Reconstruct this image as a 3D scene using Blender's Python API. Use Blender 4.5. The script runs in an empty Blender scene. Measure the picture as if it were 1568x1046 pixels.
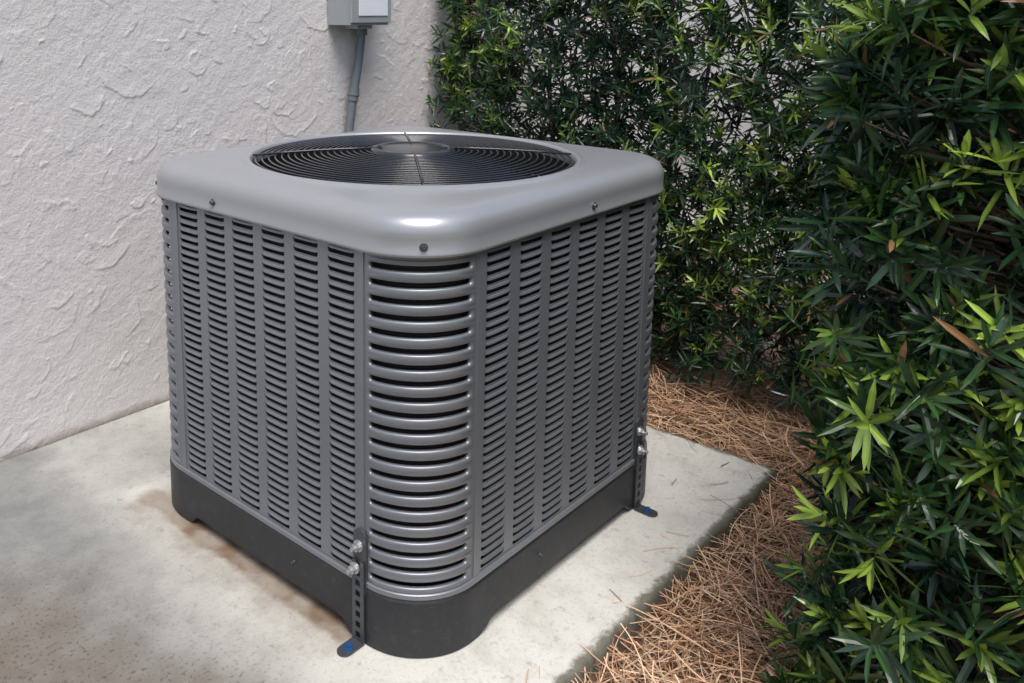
import bpy, bmesh, math, random
import numpy as np
from mathutils import Vector, Matrix
random.seed(7); rng=np.random.default_rng(11)
S=bpy.context.scene
# ------------------------------------------------------------------ helpers
def link(o):
    S.collection.objects.link(o); return o
def mesh_obj(name,verts,faces,mats=(),fm=None,smooth=False,parent=None,sm=None):
    me=bpy.data.meshes.new(name)
    me.from_pydata([tuple(v) for v in verts],[],[tuple(f) for f in faces])
    for m in mats: me.materials.append(m)
    if fm is not None: me.polygons.foreach_set('material_index',np.array(fm,dtype=np.int32))
    if sm is not None: me.polygons.foreach_set('use_smooth',np.array(sm,dtype=bool))
    elif smooth: me.polygons.foreach_set('use_smooth',np.ones(len(me.polygons),dtype=bool))
    me.update()
    o=link(bpy.data.objects.new(name,me))
    if parent: o.parent=parent
    return o
def np_mesh(name,V,Q,mats,col=None,smooth=False,parent=None,fm=None):
    me=bpy.data.meshes.new(name)
    V=np.asarray(V,dtype=np.float32); Q=np.asarray(Q,dtype=np.int32)
    me.vertices.add(len(V)); me.vertices.foreach_set('co',V.ravel())
    me.loops.add(Q.size); me.loops.foreach_set('vertex_index',Q.ravel())
    me.polygons.add(len(Q))
    me.polygons.foreach_set('loop_start',np.arange(0,Q.size,4,dtype=np.int32))
    me.polygons.foreach_set('loop_total',np.full(len(Q),4,dtype=np.int32))
    if fm is not None: me.polygons.foreach_set('material_index',np.asarray(fm,dtype=np.int32))
    me.polygons.foreach_set('use_smooth',np.full(len(Q),smooth,dtype=bool))
    for m in mats: me.materials.append(m)
    if col is not None:
        a=me.color_attributes.new('Col','FLOAT_COLOR','POINT')
        c=np.ones((len(V),4),dtype=np.float32); c[:,:3]=col
        a.data.foreach_set('color',c.ravel())
    me.update(calc_edges=True); me.validate()
    o=link(bpy.data.objects.new(name,me))
    if parent: o.parent=parent
    return o
class MB:
    def __init__(s): s.v=[];s.f=[];s.m=[];s.s=[]
    def add(s,v,f,m=0,sm=False):
        b=len(s.v); s.v+= [tuple(x) for x in v]; s.f+=[tuple(b+i for i in q) for q in f]
        s.m+=[m]*len(f); s.s+=[sm]*len(f)
    def box(s,x0,x1,y0,y1,z0,z1,m=0):
        v=[(x0,y0,z0),(x1,y0,z0),(x1,y1,z0),(x0,y1,z0),(x0,y0,z1),(x1,y0,z1),(x1,y1,z1),(x0,y1,z1)]
        s.add(v,[(0,3,2,1),(4,5,6,7),(0,1,5,4),(1,2,6,5),(2,3,7,6),(3,0,4,7)],m)
    def tube(s,path,rad,n=8,m=0,cap=True):
        P=[Vector(p) for p in path]; rings=[]
        if not hasattr(rad,'__len__'): rad=[rad]*len(P)
        for i,p in enumerate(P):
            t=(P[min(i+1,len(P)-1)]-P[max(i-1,0)]).normalized()
            a=t.orthogonal() if abs(t.z)<0.9 else Vector((1,0,0))-t*t.x
            if abs(t.z)<0.9: a=Vector((0,0,1)).cross(t)
            a.normalize(); b=t.cross(a)
            rings.append([p+(a*math.cos(2*math.pi*k/n)+b*math.sin(2*math.pi*k/n))*rad[i] for k in range(n)])
        v=[q for r in rings for q in r]; f=[]
        for i in range(len(P)-1):
            for k in range(n):
                f.append((i*n+k,i*n+(k+1)%n,(i+1)*n+(k+1)%n,(i+1)*n+k))
        if cap:
            f.append(tuple(range(n))[::-1]); f.append(tuple((len(P)-1)*n+k for k in range(n)))
        s.add(v,f,m,True)
    def cyl(s,c,axis,r0,r1,h,n=16,m=0):
        a=Vector(axis).normalized(); u=a.orthogonal().normalized(); w=a.cross(u); c=Vector(c)
        v=[c+(u*math.cos(2*math.pi*k/n)+w*math.sin(2*math.pi*k/n))*r0 for k in range(n)]
        v+=[c+a*h+(u*math.cos(2*math.pi*k/n)+w*math.sin(2*math.pi*k/n))*r1 for k in range(n)]
        f=[(k,(k+1)%n,n+(k+1)%n,n+k) for k in range(n)]+[tuple(range(n,2*n)),tuple(range(n))[::-1]]
        s.add(v,f,m)
    def obj(s,name,mats,parent=None):
        return mesh_obj(name,s.v,s.f,mats,fm=s.m,sm=s.s,parent=parent)
# ------------------------------------------------------------------ materials
def mat(name):
    m=bpy.data.materials.new(name); m.use_nodes=True
    nt=m.node_tree; b=nt.nodes['Principled BSDF']; return m,nt,b
def ramp(nt,fac,stops):
    r=nt.nodes.new('ShaderNodeValToRGB'); e=r.color_ramp.elements
    while len(e)<len(stops): e.new(0.5)
    for i,(p,c) in enumerate(stops):
        e[i].position=p; e[i].color=(c,c,c,1) if not hasattr(c,'__len__') else (*c,1)
    nt.links.new(fac,r.inputs[0]); return r.outputs[0]
def noise(nt,scale,detail=4,rough=.55,vec=None,dist=0):
    n=nt.nodes.new('ShaderNodeTexNoise'); n.inputs['Scale'].default_value=scale
    n.inputs['Detail'].default_value=detail; n.inputs['Roughness'].default_value=rough
    n.inputs['Distortion'].default_value=dist
    if vec is not None: nt.links.new(vec,n.inputs['Vector'])
    return n.outputs['Fac']
def pos(nt):
    return nt.nodes.new('ShaderNodeNewGeometry').outputs['Position']
def mixc(nt,fac,a,b,mode='MIX'):
    n=nt.nodes.new('ShaderNodeMix'); n.data_type='RGBA'; n.blend_type=mode
    for i,x in ((0,fac),(6,a),(7,b)):
        if isinstance(x,(int,float)): n.inputs[i].default_value=x
        elif isinstance(x,tuple): n.inputs[i].default_value=(*x,1)
        else: nt.links.new(x,n.inputs[i])
    return n.outputs[2]
def math_(nt,op,a,b=None,clamp=False):
    n=nt.nodes.new('ShaderNodeMath'); n.operation=op; n.use_clamp=clamp
    for i,x in ((0,a),(1,b)):
        if x is None: continue
        if isinstance(x,(int,float)): n.inputs[i].default_value=x
        else: nt.links.new(x,n.inputs[i])
    return n.outputs[0]
def smooth_(nt,x,a,b):
    n=nt.nodes.new('ShaderNodeMapRange'); n.interpolation_type='SMOOTHSTEP'
    nt.links.new(x,n.inputs[0]); n.inputs[1].default_value=a; n.inputs[2].default_value=b
    return n.outputs[0]
def bump(nt,b,h,strength=.3,dist=.002):
    n=nt.nodes.new('ShaderNodeBump'); n.inputs['Strength'].default_value=strength; n.inputs['Distance'].default_value=dist
    nt.links.new(h,n.inputs['Height']); nt.links.new(n.outputs[0],b.inputs['Normal'])
def paint(name,c,metal,rough,var=.12,coat=0.,bs=.0,dust=0.):
    m,nt,b=mat(name); p=pos(nt)
    n1=noise(nt,9,5,.6,p)
    c0=tuple(x*(1-var) for x in c); c1=tuple(min(1,x*(1+var)) for x in c)
    col=mixc(nt,n1,c0,c1)
    if dust:
        d=math_(nt,'MULTIPLY',smooth_(nt,noise(nt,60,6,.7,p),.5,.75),dust); col=mixc(nt,d,col,(.30,.28,.25))
    nt.links.new(col,b.inputs['Base Color'])
    b.inputs['Metallic'].default_value=metal
    nt.links.new(ramp(nt,n1,[(.3,rough*.9),(.7,rough*1.12)]),b.inputs['Roughness'])
    b.inputs['Coat Weight'].default_value=coat; b.inputs['Coat Roughness'].default_value=.22
    if bs: bump(nt,b,noise(nt,400,2,.6,p),bs,.0002)
    return m
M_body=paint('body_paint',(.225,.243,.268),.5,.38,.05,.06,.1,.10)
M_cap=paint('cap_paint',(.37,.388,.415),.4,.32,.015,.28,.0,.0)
M_base=paint('base_plastic',(.020,.022,.026),0,.5,.2,0,.15,.07)
M_black=paint('black_wire',(.020,.024,.032),.0,.20,.1,.5)
M_dark=paint('dark_interior',(.006,.006,.006),0,.8)
M_blade=paint('fan_blade_grey',(.05,.055,.065),.3,.4)
M_zinc=paint('zinc_steel',(.55,.56,.57),.8,.35,.2)
M_strap=paint('strap_steel',(.10,.11,.125),.6,.45,.2)
M_blue=paint('blue_screw',(.02,.10,.24),.3,.4)
M_pipe=paint('grey_conduit',(.14,.165,.185),0,.5,.12)
M_boxm=paint('grey_box_paint',(.34,.37,.38),.1,.45,.05)
M_label=paint('white_label',(.76,.80,.86),0,.5,.03)
def coil():
    m,nt,b=mat('coil_fins'); p=pos(nt)
    w=nt.nodes.new('ShaderNodeTexWave'); w.bands_direction='Z'; w.inputs['Scale'].default_value=60; w.inputs['Distortion'].default_value=.3
    nt.links.new(p,w.inputs['Vector'])
    nt.links.new(ramp(nt,w.outputs['Fac'],[(.3,(.004,.004,.004)),(.8,(.026,.019,.015))]),b.inputs['Base Color'])
    b.inputs['Roughness'].default_value=.7; return m
M_coil=coil()
def stucco():
    m,nt,b=mat('stucco'); p=pos(nt)
    n=noise(nt,3,5,.6,p); g=noise(nt,170,4,.7,p); g2=noise(nt,48,5,.62,p)
    c=mixc(nt,n,(.665,.637,.632),(.745,.717,.712))
    sx=nt.nodes.new('ShaderNodeSeparateXYZ'); nt.links.new(p,sx.inputs[0])
    st=math_(nt,'ADD',sx.outputs[2],math_(nt,'MULTIPLY',noise(nt,18,4,.6,p),-.035))
    dirt=smooth_(nt,st,.012,-.012)
    c=mixc(nt,math_(nt,'MULTIPLY',dirt,.6),c,(.28,.22,.17))
    nt.links.new(c,b.inputs['Base Color']); b.inputs['Roughness'].default_value=.85
    bump(nt,b,math_(nt,'ADD',g,math_(nt,'MULTIPLY',g2,1.8)),.75,.0026); return m
M_stucco=stucco()
def concrete():
    m,nt,b=mat('concrete'); p=pos(nt)
    big=noise(nt,1.6,5,.6,p); mid=noise(nt,11,6,.65,p); fine=noise(nt,260,3,.7,p); sp=noise(nt,120,2,.5,p)
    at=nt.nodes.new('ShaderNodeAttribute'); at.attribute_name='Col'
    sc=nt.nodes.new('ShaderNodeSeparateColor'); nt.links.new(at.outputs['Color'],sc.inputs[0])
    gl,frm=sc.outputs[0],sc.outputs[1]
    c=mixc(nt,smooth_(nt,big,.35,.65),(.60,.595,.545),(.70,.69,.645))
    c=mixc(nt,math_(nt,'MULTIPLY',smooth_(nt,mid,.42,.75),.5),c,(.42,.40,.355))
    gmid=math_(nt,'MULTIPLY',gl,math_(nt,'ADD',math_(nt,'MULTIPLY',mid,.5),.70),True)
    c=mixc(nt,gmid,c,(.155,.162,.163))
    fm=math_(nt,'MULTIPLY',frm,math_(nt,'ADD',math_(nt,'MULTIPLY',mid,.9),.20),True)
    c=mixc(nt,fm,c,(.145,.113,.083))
    gr=math_(nt,'MULTIPLY',smooth_(nt,sp,.56,.66),math_(nt,'ADD',math_(nt,'MULTIPLY',frm,.55),.14))
    c=mixc(nt,gr,c,(.08,.063,.046))
    c=mixc(nt,math_(nt,'MULTIPLY',smooth_(nt,fine,.57,.72),.25),c,(.42,.40,.36))
    mil=math_(nt,'MULTIPLY',smooth_(nt,noise(nt,34,7,.72,p),.55,.70),.42)
    c=mixc(nt,mil,c,(.17,.16,.135))
    sx=nt.nodes.new('ShaderNodeSeparateXYZ'); nt.links.new(p,sx.inputs[0])
    X,Y=sx.outputs[0],sx.outputs[1]
    dx=math_(nt,'ABSOLUTE',math_(nt,'ADD',X,.008)); 
    rl=smooth_(nt,math_(nt,'SUBTRACT',dx,math_(nt,'MULTIPLY',mid,.045)),.016,-.004)
    yl=smooth_(nt,Y,.14,.17); yl2=smooth_(nt,Y,.90,.83)
    rr=math_(nt,'MULTIPLY',math_(nt,'MULTIPLY',rl,yl),math_(nt,'MULTIPLY',yl2,math_(nt,'ADD',math_(nt,'MULTIPLY',smooth_(nt,noise(nt,7,3,.6,p),.4,.62),.5),.42)))
    c=mixc(nt,rr,c,(.15,.075,.03))
    halo=math_(nt,'MULTIPLY',math_(nt,'MULTIPLY',smooth_(nt,math_(nt,'SUBTRACT',dx,math_(nt,'MULTIPLY',mid,.12)),.05,-.03),yl2),math_(nt,'MULTIPLY',yl,.38))
    c=mixc(nt,halo,c,(.19,.14,.095))
    dy=math_(nt,'ADD',Y,.18); dxe=math_(nt,'SUBTRACT',1.165,X); de=math_(nt,'MINIMUM',dy,dxe)
    ey=smooth_(nt,math_(nt,'SUBTRACT',de,math_(nt,'MULTIPLY',noise(nt,38,6,.7,p),.045)),.0,-.018)
    c=mixc(nt,math_(nt,'MULTIPLY',ey,.85),c,(.085,.08,.05))
    nt.links.new(c,b.inputs['Base Color']); b.inputs['Roughness'].default_value=.9
    bump(nt,b,math_(nt,'ADD',fine,math_(nt,'MULTIPLY',mid,1.5)),.6,.0025); return m
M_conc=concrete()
def attr_mat(name,rough,trans=0.,spec=.5):
    m,nt,b=mat(name); a=nt.nodes.new('ShaderNodeAttribute'); a.attribute_name='Col'
    nt.links.new(a.outputs['Color'],b.inputs['Base Color'])
    b.inputs['Roughness'].default_value=rough; b.inputs['Specular IOR Level'].default_value=spec
    if trans:
        t=nt.nodes.new('ShaderNodeBsdfTranslucent'); nt.links.new(a.outputs['Color'],t.inputs[0])
        mx=nt.nodes.new('ShaderNodeMixShader'); mx.inputs[0].default_value=trans
        nt.links.new(b.outputs[0],mx.inputs[1]); nt.links.new(t.outputs[0],mx.inputs[2])
        nt.links.new(mx.outputs[0],nt.nodes['Material Output'].inputs[0])
    return m
M_leaf=attr_mat('podocarpus_leaf',.27,.2,.75)
M_needle=attr_mat('pine_needle',.5,0,.4)
def simple(name,ca,cb,scale,rough=.9,bs=.5,bd=.01):
    m,nt,b=mat(name); p=pos(nt); n=noise(nt,scale,6,.65,p)
    nt.links.new(ramp(nt,n,[(.3,ca),(.7,cb)]),b.inputs['Base Color']); b.inputs['Roughness'].default_value=rough
    bump(nt,b,n,bs,bd); return m
M_bark=simple('bark',(.07,.042,.028),(.21,.14,.095),45,.9,.6,.006)
M_soil=simple('soil',(.06,.033,.02),(.20,.11,.065),30)
M_ground=simple('ground_soil',(.05,.06,.025),(.10,.11,.05),6)
M_fence=simple('white_vinyl',(.72,.73,.74),(.80,.80,.80),3,.5,.1,.001)
# ------------------------------------------------------------------ ground, slab, wall, fence
mesh_obj('ground',[(-60,-60,-.09),(60,-60,-.09),(60,60,-.09),(-60,60,-.09)],[(0,1,2,3)],[M_ground])
def pn(x,y,s=0.):
    return (np.sin(x*1.3+s)*np.cos(y*1.7-s*2)+.5*np.sin(x*2.9+y*1.1+s*3)+.35*np.cos(y*4.3-x*2.2+s)+.25*np.sin(x*6.1-y*5.3+2*s))/2.1
def sst(x):
    x=np.clip(x,0,1); return x*x*(3-2*x)
def slab():
    X0,X1,Y0,Y1=-2.2,1.165,-.18,1.275
    xs=np.concatenate([np.arange(X0,X1-.03,.01),[X1-.028,X1-.018,X1-.012,X1-.008,X1-.004,X1,X1+.001,X1+.002]])
    ys=np.concatenate([[Y0-.002,Y0-.001,Y0,Y0+.004,Y0+.008,Y0+.012,Y0+.018,Y0+.028],np.arange(Y0+.04,Y1,.02),[Y1]])
    XX,YY=np.meshgrid(xs,ys,indexing='ij')
    dx=X1-XX; dy=YY-Y0
    Z=np.zeros_like(XX)+.0010*pn(XX*9,YY*9)
    rad=.008+.005*pn(XX*19,YY*19,6)
    def edge(d): 
        q=np.clip(1-d/rad,0,1); return -rad*(1-np.sqrt(np.clip(1-q*q,0,1)))
    Z+=edge(np.minimum(dx,dy))
    nx=len(xs);ny=len(ys)
    wob=.006*pn(XX*25,YY*25,2)+.004*pn(XX*70,YY*70,1)+.002*pn(XX*190,YY*190,3)
    for j in (0,1): Z[:,j]=[-.10,-.02][j]
    for i in (0,1): Z[nx-1-i,:]=np.minimum(Z[nx-1-i,:],[-.10,-.02][i])
    yo=wob*np.clip(1-dy/.03,0,1); xo=wob*np.clip(1-dx/.03,0,1)
    V=np.stack([XX+xo,YY+yo,Z],-1).reshape(-1,3)
    I=np.arange(nx*ny).reshape(nx,ny)
    Q=np.stack([I[:-1,:-1],I[1:,:-1],I[1:,1:],I[:-1,1:]],-1).reshape(-1,4)
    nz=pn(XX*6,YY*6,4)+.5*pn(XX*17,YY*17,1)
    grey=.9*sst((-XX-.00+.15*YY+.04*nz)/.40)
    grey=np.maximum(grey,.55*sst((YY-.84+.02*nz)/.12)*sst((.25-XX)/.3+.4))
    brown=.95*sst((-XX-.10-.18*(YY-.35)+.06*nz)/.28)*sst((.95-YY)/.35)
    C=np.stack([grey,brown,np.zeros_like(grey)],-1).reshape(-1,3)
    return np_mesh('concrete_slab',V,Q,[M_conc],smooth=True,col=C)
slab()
def wall():
    x0,x1,z0,z1,st=-.5,2.0,-.06,1.42,.0028
    xs=np.arange(x0,x1,st); zs=np.arange(z0,z1,st)
    XX,ZZ=np.meshgrid(xs,zs,indexing='ij'); H=np.zeros_like(XX)
    WX=XX+.009*pn(XX*32,ZZ*32,1)+.0035*pn(XX*90,ZZ*90,4)+.0015*pn(XX*240,ZZ*240,4); WZ=ZZ+.009*pn(XX*30,ZZ*34,5)+.0035*pn(XX*95,ZZ*85,2)+.0015*pn(XX*250,ZZ*230,1)
    for k in range(880):
        cx=rng.uniform(x0,x1); cz=rng.uniform(z0,z1); R=rng.uniform(.010,.050) if rng.random()<.83 else rng.uniform(.06,.13)
        a0=rng.normal(-1.0,1.5); span=rng.uniform(.4,1.5); A=rng.uniform(.0006,.0025); wi=rng.uniform(.004,.022)
        m=R+.03
        i0=max(0,int((cx-m-x0)/st)); i1=min(len(xs),int((cx+m-x0)/st)); j0=max(0,int((cz-m-z0)/st)); j1=min(len(zs),int((cz+m-z0)/st))
        if i1-i0<3 or j1-j0<3: continue
        dx=WX[i0:i1,j0:j1]-cx; dz=WZ[i0:i1,j0:j1]-cz
        r=np.hypot(dx,dz*rng.uniform(.6,1.6)); th=np.angle(np.exp(1j*(np.arctan2(dz,dx)-a0)))
        aw=np.clip((span-np.abs(th))/.5,0,1); aw=aw*aw*(3-2*aw)
        prof=np.where(r<R,np.exp((r-R)/wi),np.clip(1-(r-R)/.0032,0,1))
        h=A*prof*aw
        H[i0:i1,j0:j1]=np.maximum(H[i0:i1,j0:j1],h+.15*H[i0:i1,j0:j1])
    H+=.0009*pn(XX*14,ZZ*14,3)+.0004*pn(XX*45,ZZ*45,7)
    V=np.stack([XX,1.28-H,ZZ],-1).reshape(-1,3)
    nx,nz=XX.shape; I=np.arange(nx*nz).reshape(nx,nz)
    Q=np.stack([I[:-1,:-1],I[1:,:-1],I[1:,1:],I[:-1,1:]],-1).reshape(-1,4)
    w=np_mesh('stucco_wall',V,Q,[M_stucco],smooth=True)
    mb=MB(); mb.box(-7,9,1.284,1.5,-.09,2.7); mb.obj('wall_body',[M_stucco],w)
wall()
def fence():
    mb=MB()
    for i in range(30):
        y=-3.2+i*.15
        mb.box(2.75,2.772,y,y+.146,.02,1.75)
    for z in (.12,1.62): mb.box(2.735,2.75,-3.2,1.27,z,z+.09)
    for y in (-3.2,-1.7,-.2): 
        mb.box(2.70,2.80,y-.05,y+.05,-.09,1.85)
    mb.obj('vinyl_fence',[M_fence])
fence()
# ------------------------------------------------------------------ air conditioner
LX,LY,RC=.9,.860,.135
AC=link(bpy.data.objects.new('air_conditioner_unit',None))
sides=[((0,0),(1,0),(0,-1),LX),((LX,0),(0,1),(1,0),LY),((LX,LY),(-1,0),(0,1),LX),((0,LY),(0,-1),(-1,0),LY)]
def smap(k):
    o,d,n,L=sides[k]
    return lambda u,v,q:(o[0]+d[0]*u+n[0]*q,o[1]+d[1]*u+n[1]*q,v)
def cmap(k):
    o,d,n,L=sides[k]
    c=(o[0]+d[0]*RC-n[0]*RC,o[1]+d[1]*RC-n[1]*RC); a1=math.atan2(n[1],n[0]); a0=a1-math.pi/2
    return lambda u,v,q:(c[0]+(RC+q)*math.cos(a0+u/RC),c[1]+(RC+q)*math.sin(a0+u/RC),v)
def cell(mb,mp,u0,u1,v0,v1,s0,s1,t0,t1,nu,nr,bulge=0.,depth=.004,sm=False,rr=None):
    r=min((t1-t0)/2,(s1-s0)/2); 
    if rr: r=rr
    inner=[];outer=[]
    us=[s0+r+(s1-s0-2*r)*i/nu for i in range(nu+1)]
    def ou(i): return u0 if i==0 else (u1 if i==nu else us[i])
    for i in range(nu+1): inner.append((us[i],t0)); outer.append((ou(i),v0))
    for j in range(1,nr):
        a=-math.pi/2+math.pi*j/nr; inner.append((s1-r+r*math.cos(a),(t0+t1)/2+(t1-t0)/2*math.sin(a))); outer.append((u1,v0+(v1-v0)*j/nr))
    for i in range(nu,-1,-1): inner.append((us[i],t1)); outer.append((ou(i),v1))
    for j in range(1,nr):
        a=math.pi/2+math.pi*j/nr; inner.append((s0+r+r*math.cos(a),(t0+t1)/2+(t1-t0)/2*math.sin(a))); outer.append((u0,v1-(v1-v0)*j/nr))
    n=len(inner)
    def edgefade(u): return max(0,min(1,(min(u-u0,u1-u))/.018))
    rings=[[(*p,bulge*edgefade(p[0])) for p in outer]]
    if bulge:
        for w,b in ((.4,.9),(.75,.6)):
            rings.append([(o[0]*(1-w)+p[0]*w,o[1]*(1-w)+p[1]*w,bulge*b*edgefade(p[0])) for o,p in zip(outer,inner)])
    rings.append([(*p,0.) for p in inner]); rings.append([(*p,-depth) for p in inner])
    v=[mp(*p) for r_ in rings for p in r_]
    f=[(k*n+i,k*n+(i+1)%n,(k+1)*n+(i+1)%n,(k+1)*n+i) for k in range(len(rings)-1) for i in range(n)]
    mb.add(v,f,0,sm)
def plate(mb,mp,u0,u1,v0,v1,nu=1,q=0.,m=0,sm=False):
    v=[];f=[]
    for i in range(nu+1):
        u=u0+(u1-u0)*i/nu; v+= [mp(u,v0,q),mp(u,v1,q)]
    for i in range(nu): f.append((2*i,2*i+2,2*i+3,2*i+1))
    mb.add(v,f,m,sm)
def raised(mb,mp,u0,u1,v0,v1,h,m=0):
    v=[mp(u,v_,q) for q in (-.001,h) for (u,v_) in ((u0,v0),(u1,v0),(u1,v1),(u0,v1))]
    mb.add(v,[(4,5,6,7),(0,1,5,4),(1,2,6,5),(2,3,7,6),(3,0,4,7)],m)
ZB,ZT=.118,.756; C0,C1=.131,.742; n0=.162
panel=MB()
for k in range(4):
    mp=smap(k); L=sides[k][3]
    w=L-2*n0; c=w/7.8; g=c*.36; rows=36; ph=(C1-C0)/rows
    plate(panel,mp,RC,n0,ZB,ZT); plate(panel,mp,L-n0,L-RC,ZB,ZT)
    plate(panel,mp,n0,L-n0,ZB,C0); plate(panel,mp,n0,L-n0,C1,ZT)
    for i in range(6):
        a=n0+i*(c+g); b=a+c
        if i<5:
            plate(panel,mp,b,b+g,C0,C1)
        for r in range(rows):
            v0=C0+r*ph; t0=v0+ph*.06; t1=v0+ph*.92
            cell(panel,mp,a,b,v0,v0+ph,a+.0006,b-.0006,t0,t1,2,4,0,.003,rr=.004)
            top=t1; vv=[];ff=[];ns=9
            for s in range(ns+1):
                t=s/ns; e=(math.sin(math.pi*t)**.2 if 0<t<1 else 0)
                u=a+.0008+(c-.0016)*t
                hh=ph*.35*(.85+.15*e)
                for q,z in ((-.0004,0),(.0012,-.12),(.0024,-.55),(.0028,-1.0)):
                    vv.append(mp(u,top+z*hh,q*e-.0006))
            for s in range(ns):
                for q in range(3): ff.append((s*4+q+1,(s+1)*4+q+1,(s+1)*4+q,s*4+q))
            panel.add(vv,ff,0,True)
    for a,b in ((.139,.156),(L-.156,L-.139)):
        raised(panel,mp,a,b,ZB+.001,ZT,.0022)
    mp=cmap(k); UL=RC*math.pi/2; rows=21; ph=(.738-.128)/rows
    plate(panel,mp,0,UL,ZB,.128,12,0,0,True); plate(panel,mp,0,UL,.738,ZT,12,0,0,True)
    for r in range(rows):
        v0=.128+r*ph
        cell(panel,mp,0,UL,v0,v0+ph,.007,UL-.013,v0+ph*.30,v0+ph*.70,14,8,.0022,.007,True)
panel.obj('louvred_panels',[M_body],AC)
def rsq(off,R=None,ns=16,nc=10,Lx=LX,Ly=LY):
    if R is None: R=RC
    r=R+off; out=[]
    for k in range(4):
        o,d,n,L=sides[k]
        c=(o[0]+d[0]*R-n[0]*R,o[1]+d[1]*R-n[1]*R); a1=math.atan2(n[1],n[0])
        for j in range(nc): 
            a=a1-math.pi/2+math.pi/2*j/nc; out.append((c[0]+r*math.cos(a),c[1]+r*math.sin(a)))
        for j in range(ns):
            u=R+(L-2*R)*j/ns; out.append((o[0]+d[0]*u+n[0]*off,o[1]+d[1]*u+n[1]*off))
    return out
def loft(mb,rings,m=0,sm=True,close=False):
    n=len(rings[0]); v=[p for r in rings for p in r]
    f=[(k*n+i,k*n+(i+1)%n,(k+1)*n+(i+1)%n,(k+1)*n+i) for k in range(len(rings)-1) for i in range(n)]
    if close: f.append(tuple((len(rings)-1)*n+i for i in range(n)))
    mb.add(v,f,m,sm)
base=MB(); ns=30; ncb=18
def archz(k,j,ns):
    L=sides[k][3]; u=RC+(L-2*RC)*j/ns
    t=min(u,L-u)-.165; t=max(0,min(1,t/.035)); return .024*t*t*(3-2*t)
def basez(z,arch):
    out=[]
    for k in range(4):
        out+=[z]*ncb
        for j in range(ns): out.append(z+archz(k,j,ns) if arch else z)
    return out
R0=rsq(.003,ns=ns,nc=ncb);R1=rsq(.006,ns=ns,nc=ncb);R2=rsq(-.008,ns=ns,nc=ncb);R3=rsq(.0005,ns=ns,nc=ncb)
bz=basez(0.0,True)
loft(base,[[(*p,z+.03) for p,z in zip(R2,bz)],[(*p,z) for p,z in zip(R2,bz)],[(*p,z) for p,z in zip(R0,bz)]],0,False)
loft(base,[[(*p,z) for p,z in zip(R0,bz)],[(*p,z+.004) for p,z in zip(R1,bz)]],0,True)
loft(base,[[(*p,z+.004) for p,z in zip(R1,bz)],[(*p,.110) for p in R1]],0,True)
loft(base,[[(*p,.110) for p in R1],[(*p,.1155) for p in R0],[(*p,.1165) for p in R3],[(*p,.1165) for p in R2]],0,False)
base.obj('base_pan',[M_base],AC)
tr=MB(); 
loft(tr,[[(*p,.1168) for p in rsq(.0048,nc=18)],[(*p,.125) for p in rsq(.0048,nc=18)]],0,True)
loft(tr,[[(*p,.125) for p in rsq(.0048,nc=18)],[(*p,.1268) for p in rsq(.003,nc=18)],[(*p,.1268) for p in rsq(-.001,nc=18)]],0,True)
tr.obj('bottom_trim',[M_body],AC)
core=MB()
loft(core,[[(*p,.73) for p in rsq(-.022)],[(*p,.03) for p in rsq(-.022)]],0,True,True); core.obj('coil',[M_coil],AC)
cap=MB(); cxy=(LX/2,LY/2); RH=.365; nsC=14
OUT=rsq(.012,ns=nsC,nc=16)
def circ(r,z): 
    res=[]
    for p in OUT:
        a=math.atan2(p[1]-cxy[1],p[0]-cxy[0]); res.append((cxy[0]+r*math.cos(a),cxy[1]+r*math.sin(a),z))
    return res
rings=[[(*p,z) for p in rsq(o,ns=nsC,nc=16)] for o,z in ((.002,.752),(.006,.7455),(.0105,.7458),(.0110,.751),(.0085,.7555),(.0090,.776),(.0090,.785),(.0075,.794),(.003,.803),(-.004,.810),(-.013,.8150),(-.024,.8180),(-.034,.8195))]
inn=rings[-1]; cc=circ(RH+.022,.8215)
for w in (.33,.66): rings.append([tuple(a[i]*(1-w)+b[i]*w for i in range(3)) for a,b in zip(inn,cc)])
rings+= [cc,circ(RH+.016,.8225),circ(RH+.010,.8265),circ(RH+.004,.827),circ(RH,.8235),circ(RH-.003,.815),circ(RH-.004,.79)]
loft(cap,rings,0,True)
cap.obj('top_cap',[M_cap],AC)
sh=MB(); loft(sh,[circ(RH-.005,.80),circ(RH-.006,.66),circ(RH-.03,.62),circ(.02,.60)],0,True,True); sh.obj('fan_shroud',[M_dark],AC)
fan=MB()
for b in range(4):
    a0=b*math.pi/2+.5; v=[];f=[]; nr=6;na=8
    for i in range(nr+1):
        r=.06+(.27)*i/nr
        for j in range(na+1):
            a=a0+(.95-.1*i/nr)*j/na+.25*i/nr; v.append((cxy[0]+r*math.cos(a),cxy[1]+r*math.sin(a),.72+.055*(j/na)*(1-.3*i/nr)))
    for i in range(nr):
        for j in range(na): f.append((i*(na+1)+j,(i+1)*(na+1)+j,(i+1)*(na+1)+j+1,i*(na+1)+j+1))
    fan.add(v,f,0,True)
fan.cyl((*cxy,.65),(0,0,1),.075,.07,.13,24); fan.obj('fan_blades',[M_blade],AC)
gr=MB()
def gz(r): return .820+.017*(1-(r/RH)**2)
nring=18
for i in range(nring):
    r=.105+(RH-.010-.105)*i/(nring-1); n=80; m=6; wr=.0021
    v=[];f=[]
    for k in range(n):
        a=2*math.pi*k/n
        for j in range(m):
            b=2*math.pi*j/m; rr=r+wr*math.cos(b); v.append((cxy[0]+rr*math.cos(a),cxy[1]+rr*math.sin(a),gz(r)+wr*math.sin(b)))
    for k in range(n):
        for j in range(m): f.append((k*m+j,((k+1)%n)*m+j,((k+1)%n)*m+(j+1)%m,k*m+(j+1)%m))
    gr.add(v,f,0,True)
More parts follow.
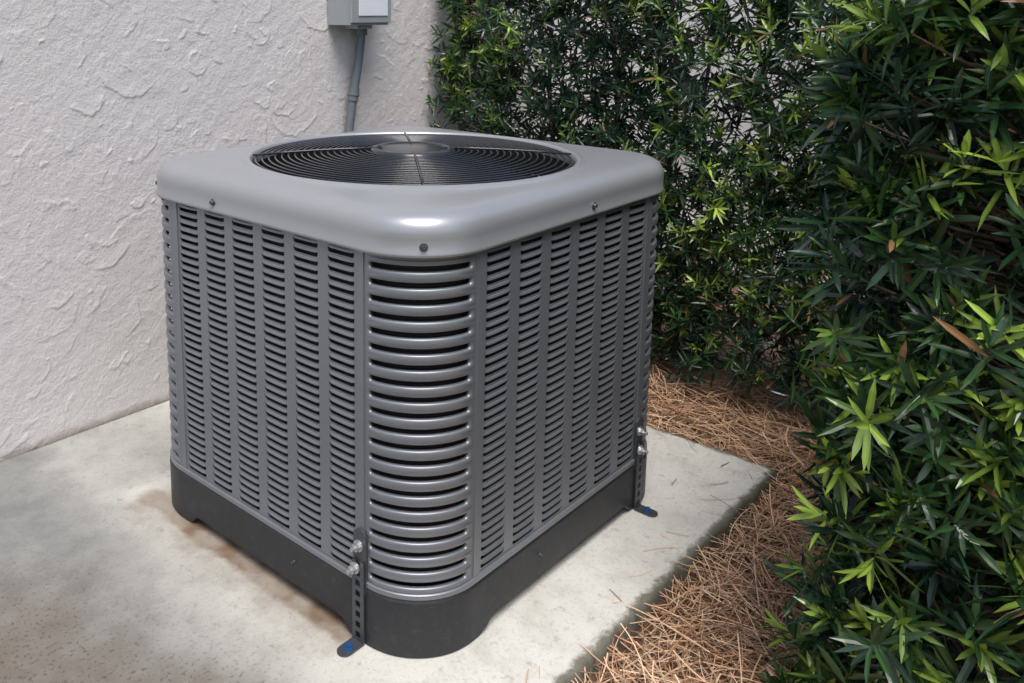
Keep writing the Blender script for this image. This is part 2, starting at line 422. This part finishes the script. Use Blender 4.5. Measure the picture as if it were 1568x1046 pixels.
for k in range(8):
    a=math.radians(45+45*k)
    pth=[(cxy[0]+r*math.cos(a),cxy[1]+r*math.sin(a),gz(r)+(.0042 if k%2==0 else -.0042)) for r in (.07,.15,.22,.29,RH-.002)]
    gr.tube(pth,.0026,6)
v=[];f=[];n=48;prof=[(.0,.8385),(.068,.8385),(.074,.8375),(.078,.8365),(.080,.8395),(.088,.840),(.094,.8385),(.097,.834),(.097,.826)]
for r,z in prof: v+=[(cxy[0]+r*math.cos(2*math.pi*k/n),cxy[1]+r*math.sin(2*math.pi*k/n),z+.002) for k in range(n)]
for i in range(len(prof)-1): f+=[(i*n+k,(i+1)*n+k,(i+1)*n+(k+1)%n,i*n+(k+1)%n) for k in range(n)]
gr.add(v,f,0,True)
gr.obj('fan_grille',[M_black],AC)
sc=MB()
def screw(p,nrm,m=0,r=.0050):
    p=Vector(p);nrm=Vector(nrm).normalized()
    sc.cyl(p,nrm,r*1.5,r*1.4,.0015,16,m); sc.cyl(p+nrm*.0015,nrm,r,r*.9,.005,6,m)
screw((-.0088,.56,.766),(-1,0,0)); screw((.50,-.0088,.766),(0,-1,0))
q=RC-(RC+.0088)*math.cos(math.pi/4); screw((q,q,.764),(-1,-1,0)); 
screw((LX-q,q,.764),(1,-1,0)); screw((q,LY-q,.764),(-1,1,0))
for z in (.075,): screw((-.006,.33,z),(-1,0,0),0,.003); screw((.35,-.006,z),(0,-1,0),0,.003)
sc.obj('cap_screws',[M_strap],AC)
def strap(name,org,du,nn):
    mb=MB(); du=Vector(du);nn=Vector(nn);org=Vector(org)
    def P(u,q,z): return org+du*u+nn*q+Vector((0,0,z))
    W=.0145; q0,q1=.009,.0115
    def bx(u0,u1,a,b,z0,z1,m):
        v=[P(u,q,z) for z in (z0,z1) for (u,q) in ((u0,a),(u1,a),(u1,b),(u0,b))]
        mb.add(v,[(0,1,2,3),(4,5,6,7),(0,1,5,4),(1,2,6,5),(2,3,7,6),(3,0,4,7)],m)
    bx(-W,-W*.42,q0,q1,.002,.165,0); bx(W*.42,W,q0,q1,.002,.165,0)
    z=.002
    while z<.16:
        bx(-W*.42,W*.42,q0,q1,z,z+.008,0); z+=.021
    n=10; pr=[(-.016,.10),(.016,.10),(.016,.210)]+[(.016*math.cos(math.pi*i/n),.210+.016*math.sin(math.pi*i/n)) for i in range(1,n)]+[(-.016,.210)]
    v=[P(u,q,z) for q in (.003,.0065) for u,z in pr]; k=len(pr)
    mb.add(v,[tuple(range(k,2*k))]+[(i,(i+1)%k,k+(i+1)%k,k+i) for i in range(k)],1)
    bx(-W,W,q1,.045,.0015,.0045,0)
    v=[];
    for zz in (.0015,.0045):
        v+=[P(W*math.cos(math.pi*i/8),.045+W*math.sin(math.pi*i/8),zz) for i in range(9)]
    mb.add(v,[tuple(range(9,18))]+[(i,i+1,10+i,9+i) for i in range(8)],0)
    mb.cyl(P(0,.036,.0045),(0,0,1),.0095,.009,.0025,16,2); mb.cyl(P(0,.036,.007),(0,0,1),.006,.0055,.006,6,2)
    for zz,r in ((.193,.009),(.150,.009)):
        b=P(-.002 if zz>.17 else -.006,.0065 if zz>.17 else .0115,zz)
        mb.cyl(b,nn,r*1.25,r*1.2,.003,20,3); mb.cyl(b+nn*.003,nn,r*.9,r*.9,.008,6,3); mb.cyl(b+nn*.011,nn,r*.45,r*.45,.008,10,3)
    mb.obj(name,[M_strap,M_strap,M_blue,M_zinc],AC)
strap('hold_down_strap',(0,.146,0),(0,-1,0),(-1,0,0))
strap('hold_down_strap_b',(LX-.146,0,0),(1,0,0),(0,-1,0))
# ------------------------------------------------------------------ disconnect box + conduit
db=MB()
db.box(.975,1.15,1.165,1.275,1.10,1.42,0)
db.box(.970,1.155,1.156,1.1645,1.108,1.425,0)
db.box(1.000,1.135,1.1525,1.1555,1.13,1.36,1)
db.box(1.03,1.10,1.19,1.25,1.088,1.0995,0)
DB=db.obj('electrical_disconnect_box',[M_boxm,M_label])
bev=DB.modifiers.new('b','BEVEL'); bev.width=.002; bev.segments=2
cd=MB()
cd.tube([(1.095,1.24,1.10),(1.094,1.24,1.05),(1.085,1.242,.98),(1.063,1.245,.866),(1.045,1.245,.77),(1.02,1.24,.62),(.99,1.22,.5),(.93,1.12,.42),(.86,.95,.38),(.82,.86,.37)],.0150,14)
cd.cyl((1.095,1.24,1.065),(0,0,1),.021,.022,.036,18); 
d=Vector((1.063-1.045,0,.096)).normalized(); cd.cyl(Vector((1.063,1.245,.866))-d*.022,d,.0185,.0185,.044,18)
cd.cyl(Vector((1.063,1.245,.866))-d*.004,d,.0215,.0215,.008,18)
cd.obj('conduit',[M_pipe],DB)
# ------------------------------------------------------------------ foliage
def unit(a): return a/np.maximum(np.linalg.norm(a,axis=-1,keepdims=True),1e-9)
def leaves(B,D,Nn,L,Wd,bend,col,lod=False):
    n=len(B); Sd=unit(np.cross(D,Nn)); Nn=np.cross(Sd,D)
    ts=np.array([0,.3,.72,1.]); ws=np.array([.22,.95,.85,.05])
    if lod: ts=np.array([0,.5,1.]); ws=np.array([.3,1.,.08])
    K=len(ts)
    V=np.zeros((n,K,3,3),np.float32)
    for i,(t,w) in enumerate(zip(ts,ws)):
        c=B+D*(L*t)[:,None]-Nn*(L*bend*t*t)[:,None]
        off=Sd*(Wd*.5*w)[:,None]; up=Nn*(Wd*.13*w)[:,None]
        V[:,i,0]=c-off+up; V[:,i,1]=c; V[:,i,2]=c+off+up
    if lod: V=V[:,:,[0,2]]
    m=V.shape[2]
    base=(np.arange(n)*K*m)[:,None]
    q=[]
    for i in range(K-1):
        for j in range(m-1): q.append([i*m+j,i*m+j+1,(i+1)*m+j+1,(i+1)*m+j])
    Q=(base[:,:,None]+np.array(q)[None]).reshape(-1,4)
    C=np.repeat(col[:,None,:],K*m,axis=1).reshape(n,K,m,3).copy()
    if not lod: C[:,:,1]*=1.3
    return V.reshape(-1,3),Q,C.reshape(-1,3)
def shoots(P,D,young,nl,Lm,wm,stem,lod=False):
    n=len(P)
    k=np.arange(nl); 
    DD=np.repeat(D[:,None],nl,1); PP=np.repeat(P[:,None],nl,1)
    fr=(k/(nl-1))[None,:]*np.ones((n,1))
    st=stem*rng.uniform(.7,1.4,(n,1))
    B=PP-DD*(fr*st)[...,None]
    ref=unit(rng.normal(size=(n,3))); A=unit(np.cross(D,ref)); Bq=np.cross(D,A)
    az=k[None,:]*2.4+rng.normal(0,.35,(n,nl))
    rad=A[:,None]*np.cos(az)[...,None]+Bq[:,None]*np.sin(az)[...,None]
    el=np.radians(24+56*fr**.7+rng.normal(0,13,(n,nl)))
    Dl=unit(DD*np.cos(el)[...,None]+rad*np.sin(el)[...,None]+np.array([0,0,.05]))
    Nl=DD*np.sin(el)[...,None]-rad*np.cos(el)[...,None]+rng.normal(0,.3,(n,nl,3))
    L=Lm*rng.uniform(.7,1.15,(n,nl))*(.62+.45*fr**.6)*rng.uniform(.75,1.15,(n,1))
    Wd=wm*rng.uniform(.8,1.25,(n,nl))*(.8+.2*fr)
    bend=rng.uniform(-.05,.32,(n,nl))
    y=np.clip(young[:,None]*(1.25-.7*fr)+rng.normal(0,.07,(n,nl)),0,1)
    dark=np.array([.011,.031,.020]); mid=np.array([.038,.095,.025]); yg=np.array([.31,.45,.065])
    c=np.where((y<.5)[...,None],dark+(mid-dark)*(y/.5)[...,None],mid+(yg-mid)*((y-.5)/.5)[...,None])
    c=c*rng.uniform(.7,1.35,(n,nl,1))
    dead=rng.random((n,nl))<.014; c[dead]=np.array([.28,.15,.07])
    red=(rng.random(n)<.02); c[red,:3]=np.array([.24,.12,.07])
    return leaves(B.reshape(-1,3),Dl.reshape(-1,3),unit(Nl.reshape(-1,3)),L.ravel(),Wd.ravel(),bend.ravel(),c.reshape(-1,3),lod)
def bn(p,s,seed):
    return pn(p[:,0]*s+p[:,2]*s*.7+seed,p[:,1]*s-p[:,2]*s*.9+seed*.3,seed)
def hedge(name,faces,vol,Lm,wm,stem,nl,trunks,ybias=0.,dens=.8,amp=.6,surf=.045,zfill=0.):
    Vs=[];Qs=[];Cs=[];o=0
    def put(r):
        nonlocal o
        Vs.append(r[0]);Qs.append(r[1]+o);Cs.append(r[2]); o+=len(r[0])
    tips=[]
    for org,eu,ev,nrm,cnt in faces:
        org,eu,ev,nrm=[np.array(a,float) for a in (org,eu,ev,nrm)]
        P=org+eu*rng.random((cnt,1))+ev*rng.random((cnt,1))
        nz=bn(P,7,1.3)
        keep=rng.random(cnt)<np.clip(dens+amp*bn(P,9,4.)+zfill*np.clip(.95-P[:,2],0,1),.10,1); P=P[keep]; nz=nz[keep]
        P=P+nrm*(nz*surf+rng.normal(-.02,.03,len(P)))[:,None]
        D=unit(nrm*.8+np.array([0,0,.5])+rng.normal(0,.45,P.shape))
        yg=np.clip(rng.beta(1.0,2.2,len(P))*1.2+.4*bn(P,4,9.)+ybias,0,1)
        put(shoots(P,D,yg,nl,Lm,wm,stem)); tips.append(P-D*stem)
    mn,mx,cnt=vol; mn=np.array(mn);mx=np.array(mx)
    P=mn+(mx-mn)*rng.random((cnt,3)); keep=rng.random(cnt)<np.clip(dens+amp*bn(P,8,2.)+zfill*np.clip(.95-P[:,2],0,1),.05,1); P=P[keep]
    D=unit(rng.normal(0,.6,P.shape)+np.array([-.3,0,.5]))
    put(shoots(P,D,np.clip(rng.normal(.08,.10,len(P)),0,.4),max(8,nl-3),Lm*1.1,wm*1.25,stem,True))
    ob=np_mesh(name,np.concatenate(Vs),np.concatenate(Qs),[M_leaf],col=np.concatenate(Cs),smooth=False)
    mb=MB()
    for (x,y,h) in trunks:
        p=Vector((x,y,-.07)); path=[p.copy()]; d=Vector((random.uniform(-.1,.1),random.uniform(-.1,.1),1))
        while p.z<h:
            d=(d+Vector((random.uniform(-.16,.16)+(x-p.x)*2.5,random.uniform(-.16,.16)+(y-p.y)*2.5,.12))).normalized(); p=p+d*.1; path.append(p.copy())
        r0=random.uniform(.009,.017); rr=[r0*(1-.75*i/len(path)) for i in range(len(path))]
        mb.tube(path,rr,7)
        for i in range(2,len(path)-1):
            for _ in range(3):
                b=path[i]; dd=Vector((random.uniform(-1,1),random.uniform(-1,1),random.uniform(.1,.8))).normalized()
                b2=b+dd*random.uniform(.05,.09); dd=(dd+Vector((0,0,.5))).normalized(); b3=b2+dd*random.uniform(.05,.09)
                mb.tube([b,b2,b3],[rr[i]*.4,rr[i]*.28,.0012],5)
    T=np.concatenate(tips); sel=rng.choice(len(T),min(len(T),900),replace=False)
    for i in sel:
        t=Vector(T[i]); c=min(trunks,key=lambda q:(q[0]-t.x)**2+(q[1]-t.y)**2)
        b=Vector((c[0],c[1],max(.02,t.z-.12))); b=t+(b-t)*.55
        m_=(t+b)/2+Vector((0,0,-.01)); mb.tube([b,m_,t],[.0038,.0027,.0012],4,cap=False)
    mb.obj('branches',[M_bark],ob)
    return ob
tr=[(1.74+random.uniform(-.06,.06),y+random.uniform(-.05,.05),1.35) for y in np.arange(-1.5,1.1,.2)]
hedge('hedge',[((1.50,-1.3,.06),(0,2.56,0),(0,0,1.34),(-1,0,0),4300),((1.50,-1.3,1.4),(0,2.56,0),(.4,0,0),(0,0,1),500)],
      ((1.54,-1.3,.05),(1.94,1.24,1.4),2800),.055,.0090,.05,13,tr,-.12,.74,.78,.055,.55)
tr=[(.64+random.uniform(-.04,.04)+i*.22,-.76+random.uniform(-.06,.06),1.12) for i in range(7)]+[(.60,-.95,1.12)]
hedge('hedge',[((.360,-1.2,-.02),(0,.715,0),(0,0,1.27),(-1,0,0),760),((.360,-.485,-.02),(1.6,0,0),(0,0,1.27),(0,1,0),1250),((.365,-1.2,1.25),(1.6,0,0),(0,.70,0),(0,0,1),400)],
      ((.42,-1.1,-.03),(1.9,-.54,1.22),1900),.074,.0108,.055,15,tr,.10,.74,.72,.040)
# ------------------------------------------------------------------ pine straw
def bed():
    xs=np.arange(-1.6,2.74,.03); ys=np.arange(-1.8,1.28,.03)
    XX,YY=np.meshgrid(xs,ys,indexing='ij'); Z=-.040+.012*pn(XX*7,YY*7,2)+.006*pn(XX*22,YY*22,5)
    ins=(XX<1.145)&(YY>-.16); Z[ins]=-.07
    V=np.stack([XX,YY,Z],-1).reshape(-1,3); nx,ny=XX.shape; I=np.arange(nx*ny).reshape(nx,ny)
    Q=np.stack([I[:-1,:-1],I[1:,:-1],I[1:,1:],I[:-1,1:]],-1).reshape(-1,4)
    return np_mesh('pine_straw_mulch',V,Q,[M_soil],smooth=True)
BED=bed()
def needles(n):
    X=rng.uniform(-.3,2.1,n*3); Y=rng.uniform(-.8,1.24,n*3)
    k=~((X<1.18)&(Y>-.205)); X=X[k][:n];Y=Y[k][:n]; n=len(X)
    m=16; X=np.concatenate([X,rng.uniform(.75,1.15,m//2),rng.uniform(.3,1.1,m//2)]); Y=np.concatenate([Y,rng.uniform(-.18,.05,m//2),rng.uniform(-.18,-.14,m//2)])
    stray=np.arange(len(X))>=n; n=len(X)
    Z=-.040+.012*pn(X*7,Y*7,2)+.006*pn(X*22,Y*22,5)+rng.beta(1.2,2,n)*.036; Z[stray]=.0025
    th=rng.uniform(0,2*np.pi,n); L=rng.uniform(.06,.17,n); kap=rng.normal(0,5,n); pit=rng.normal(0,.14,n); pit[stray]=0; L[stray]*=.5
    w=rng.uniform(.0012,.0024,n); w[stray]*=.6; K=6
    near=(np.minimum(np.where(X<1.2,-.18-Y,9),np.where(Y>-.2,X-1.165,9))<.05)&~stray
    al=rng.random(n)<.7
    th=np.where(near&al&(Y<-.18),rng.normal(0,.35,n),th); th=np.where(near&al&(Y>=-.18),np.pi/2+rng.normal(0,.35,n),th)
    pit=np.where(near,np.clip(pit,-.1,.1),pit)
    V=np.zeros((n,K,2,3),np.float32); px,py,pz=X.copy(),Y.copy(),Z.copy()
    for i in range(K):
        a=th+kap*L*(i/(K-1)-.5); 
        V[:,i,0]=np.stack([px-np.sin(a)*w/2,py+np.cos(a)*w/2,pz],-1)
        V[:,i,1]=np.stack([px+np.sin(a)*w/2,py-np.cos(a)*w/2,pz+.0006],-1)
        px=px+np.cos(a)*L/(K-1); py=np.minimum(py+np.sin(a)*L/(K-1),1.272); pz=pz+pit*L/(K-1)
    base=(np.arange(n)*K*2)[:,None,None]
    q=np.array([[2*i,2*i+2,2*i+3,2*i+1] for i in range(K-1)])[None]
    Q=(base+q).reshape(-1,4)
    t=rng.random((n,1)); c=np.array([.44,.22,.115])*(1-t)+np.array([.76,.55,.37])*t
    dk=rng.random(n)<.26; c[dk]*=.38
    c=c*rng.uniform(.75,1.25,(n,1))
    C=np.repeat(c,K*2,axis=0)
    np_mesh('needles',V.reshape(-1,3),Q,[M_needle],col=C,parent=BED)
needles(24000)
# ------------------------------------------------------------------ light, world, camera
W=bpy.data.worlds.new('World'); S.world=W; W.use_nodes=True; nt=W.node_tree
sky=nt.nodes.new('ShaderNodeTexSky'); sky.sky_type='NISHITA'; sky.sun_disc=False
EL,AZ=math.radians(65),math.radians(220)
sky.sun_elevation=EL; sky.sun_rotation=AZ; sky.dust_density=4; sky.ozone_density=1; sky.air_density=1
nt.links.new(sky.outputs[0],nt.nodes['Background'].inputs[0]); nt.nodes['Background'].inputs[1].default_value=.15
sd=Vector((math.sin(AZ)*math.cos(EL),math.cos(AZ)*math.cos(EL),math.sin(EL)))
l=bpy.data.lights.new('sun','SUN'); l.energy=2.6; l.angle=math.radians(32); l.color=(1,.98,.95)
lo=link(bpy.data.objects.new('sun',l)); lo.rotation_euler=sd.to_track_quat('Z','Y').to_euler()
cam=bpy.data.cameras.new('camera'); co=link(bpy.data.objects.new('camera',cam)); S.camera=co
f=Vector((.7098,.6838,-.1673)).normalized(); r=f.cross(Vector((0,0,1))).normalized(); u=r.cross(f)
Mx=Matrix(((r.x,u.x,-f.x,-1.0277),(r.y,u.y,-f.y,-.884),(r.z,u.z,-f.z,1.149),(0,0,0,1))); co.matrix_world=Mx
cam.sensor_width=36; cam.lens=36*1345.6/1568; cam.shift_x=(784-578.57)/1568; cam.shift_y=-(523-243.88)/1568
cam.clip_start=.05; cam.clip_end=500
S.view_settings.view_transform='Standard'; S.view_settings.look='None'; S.view_settings.exposure=0
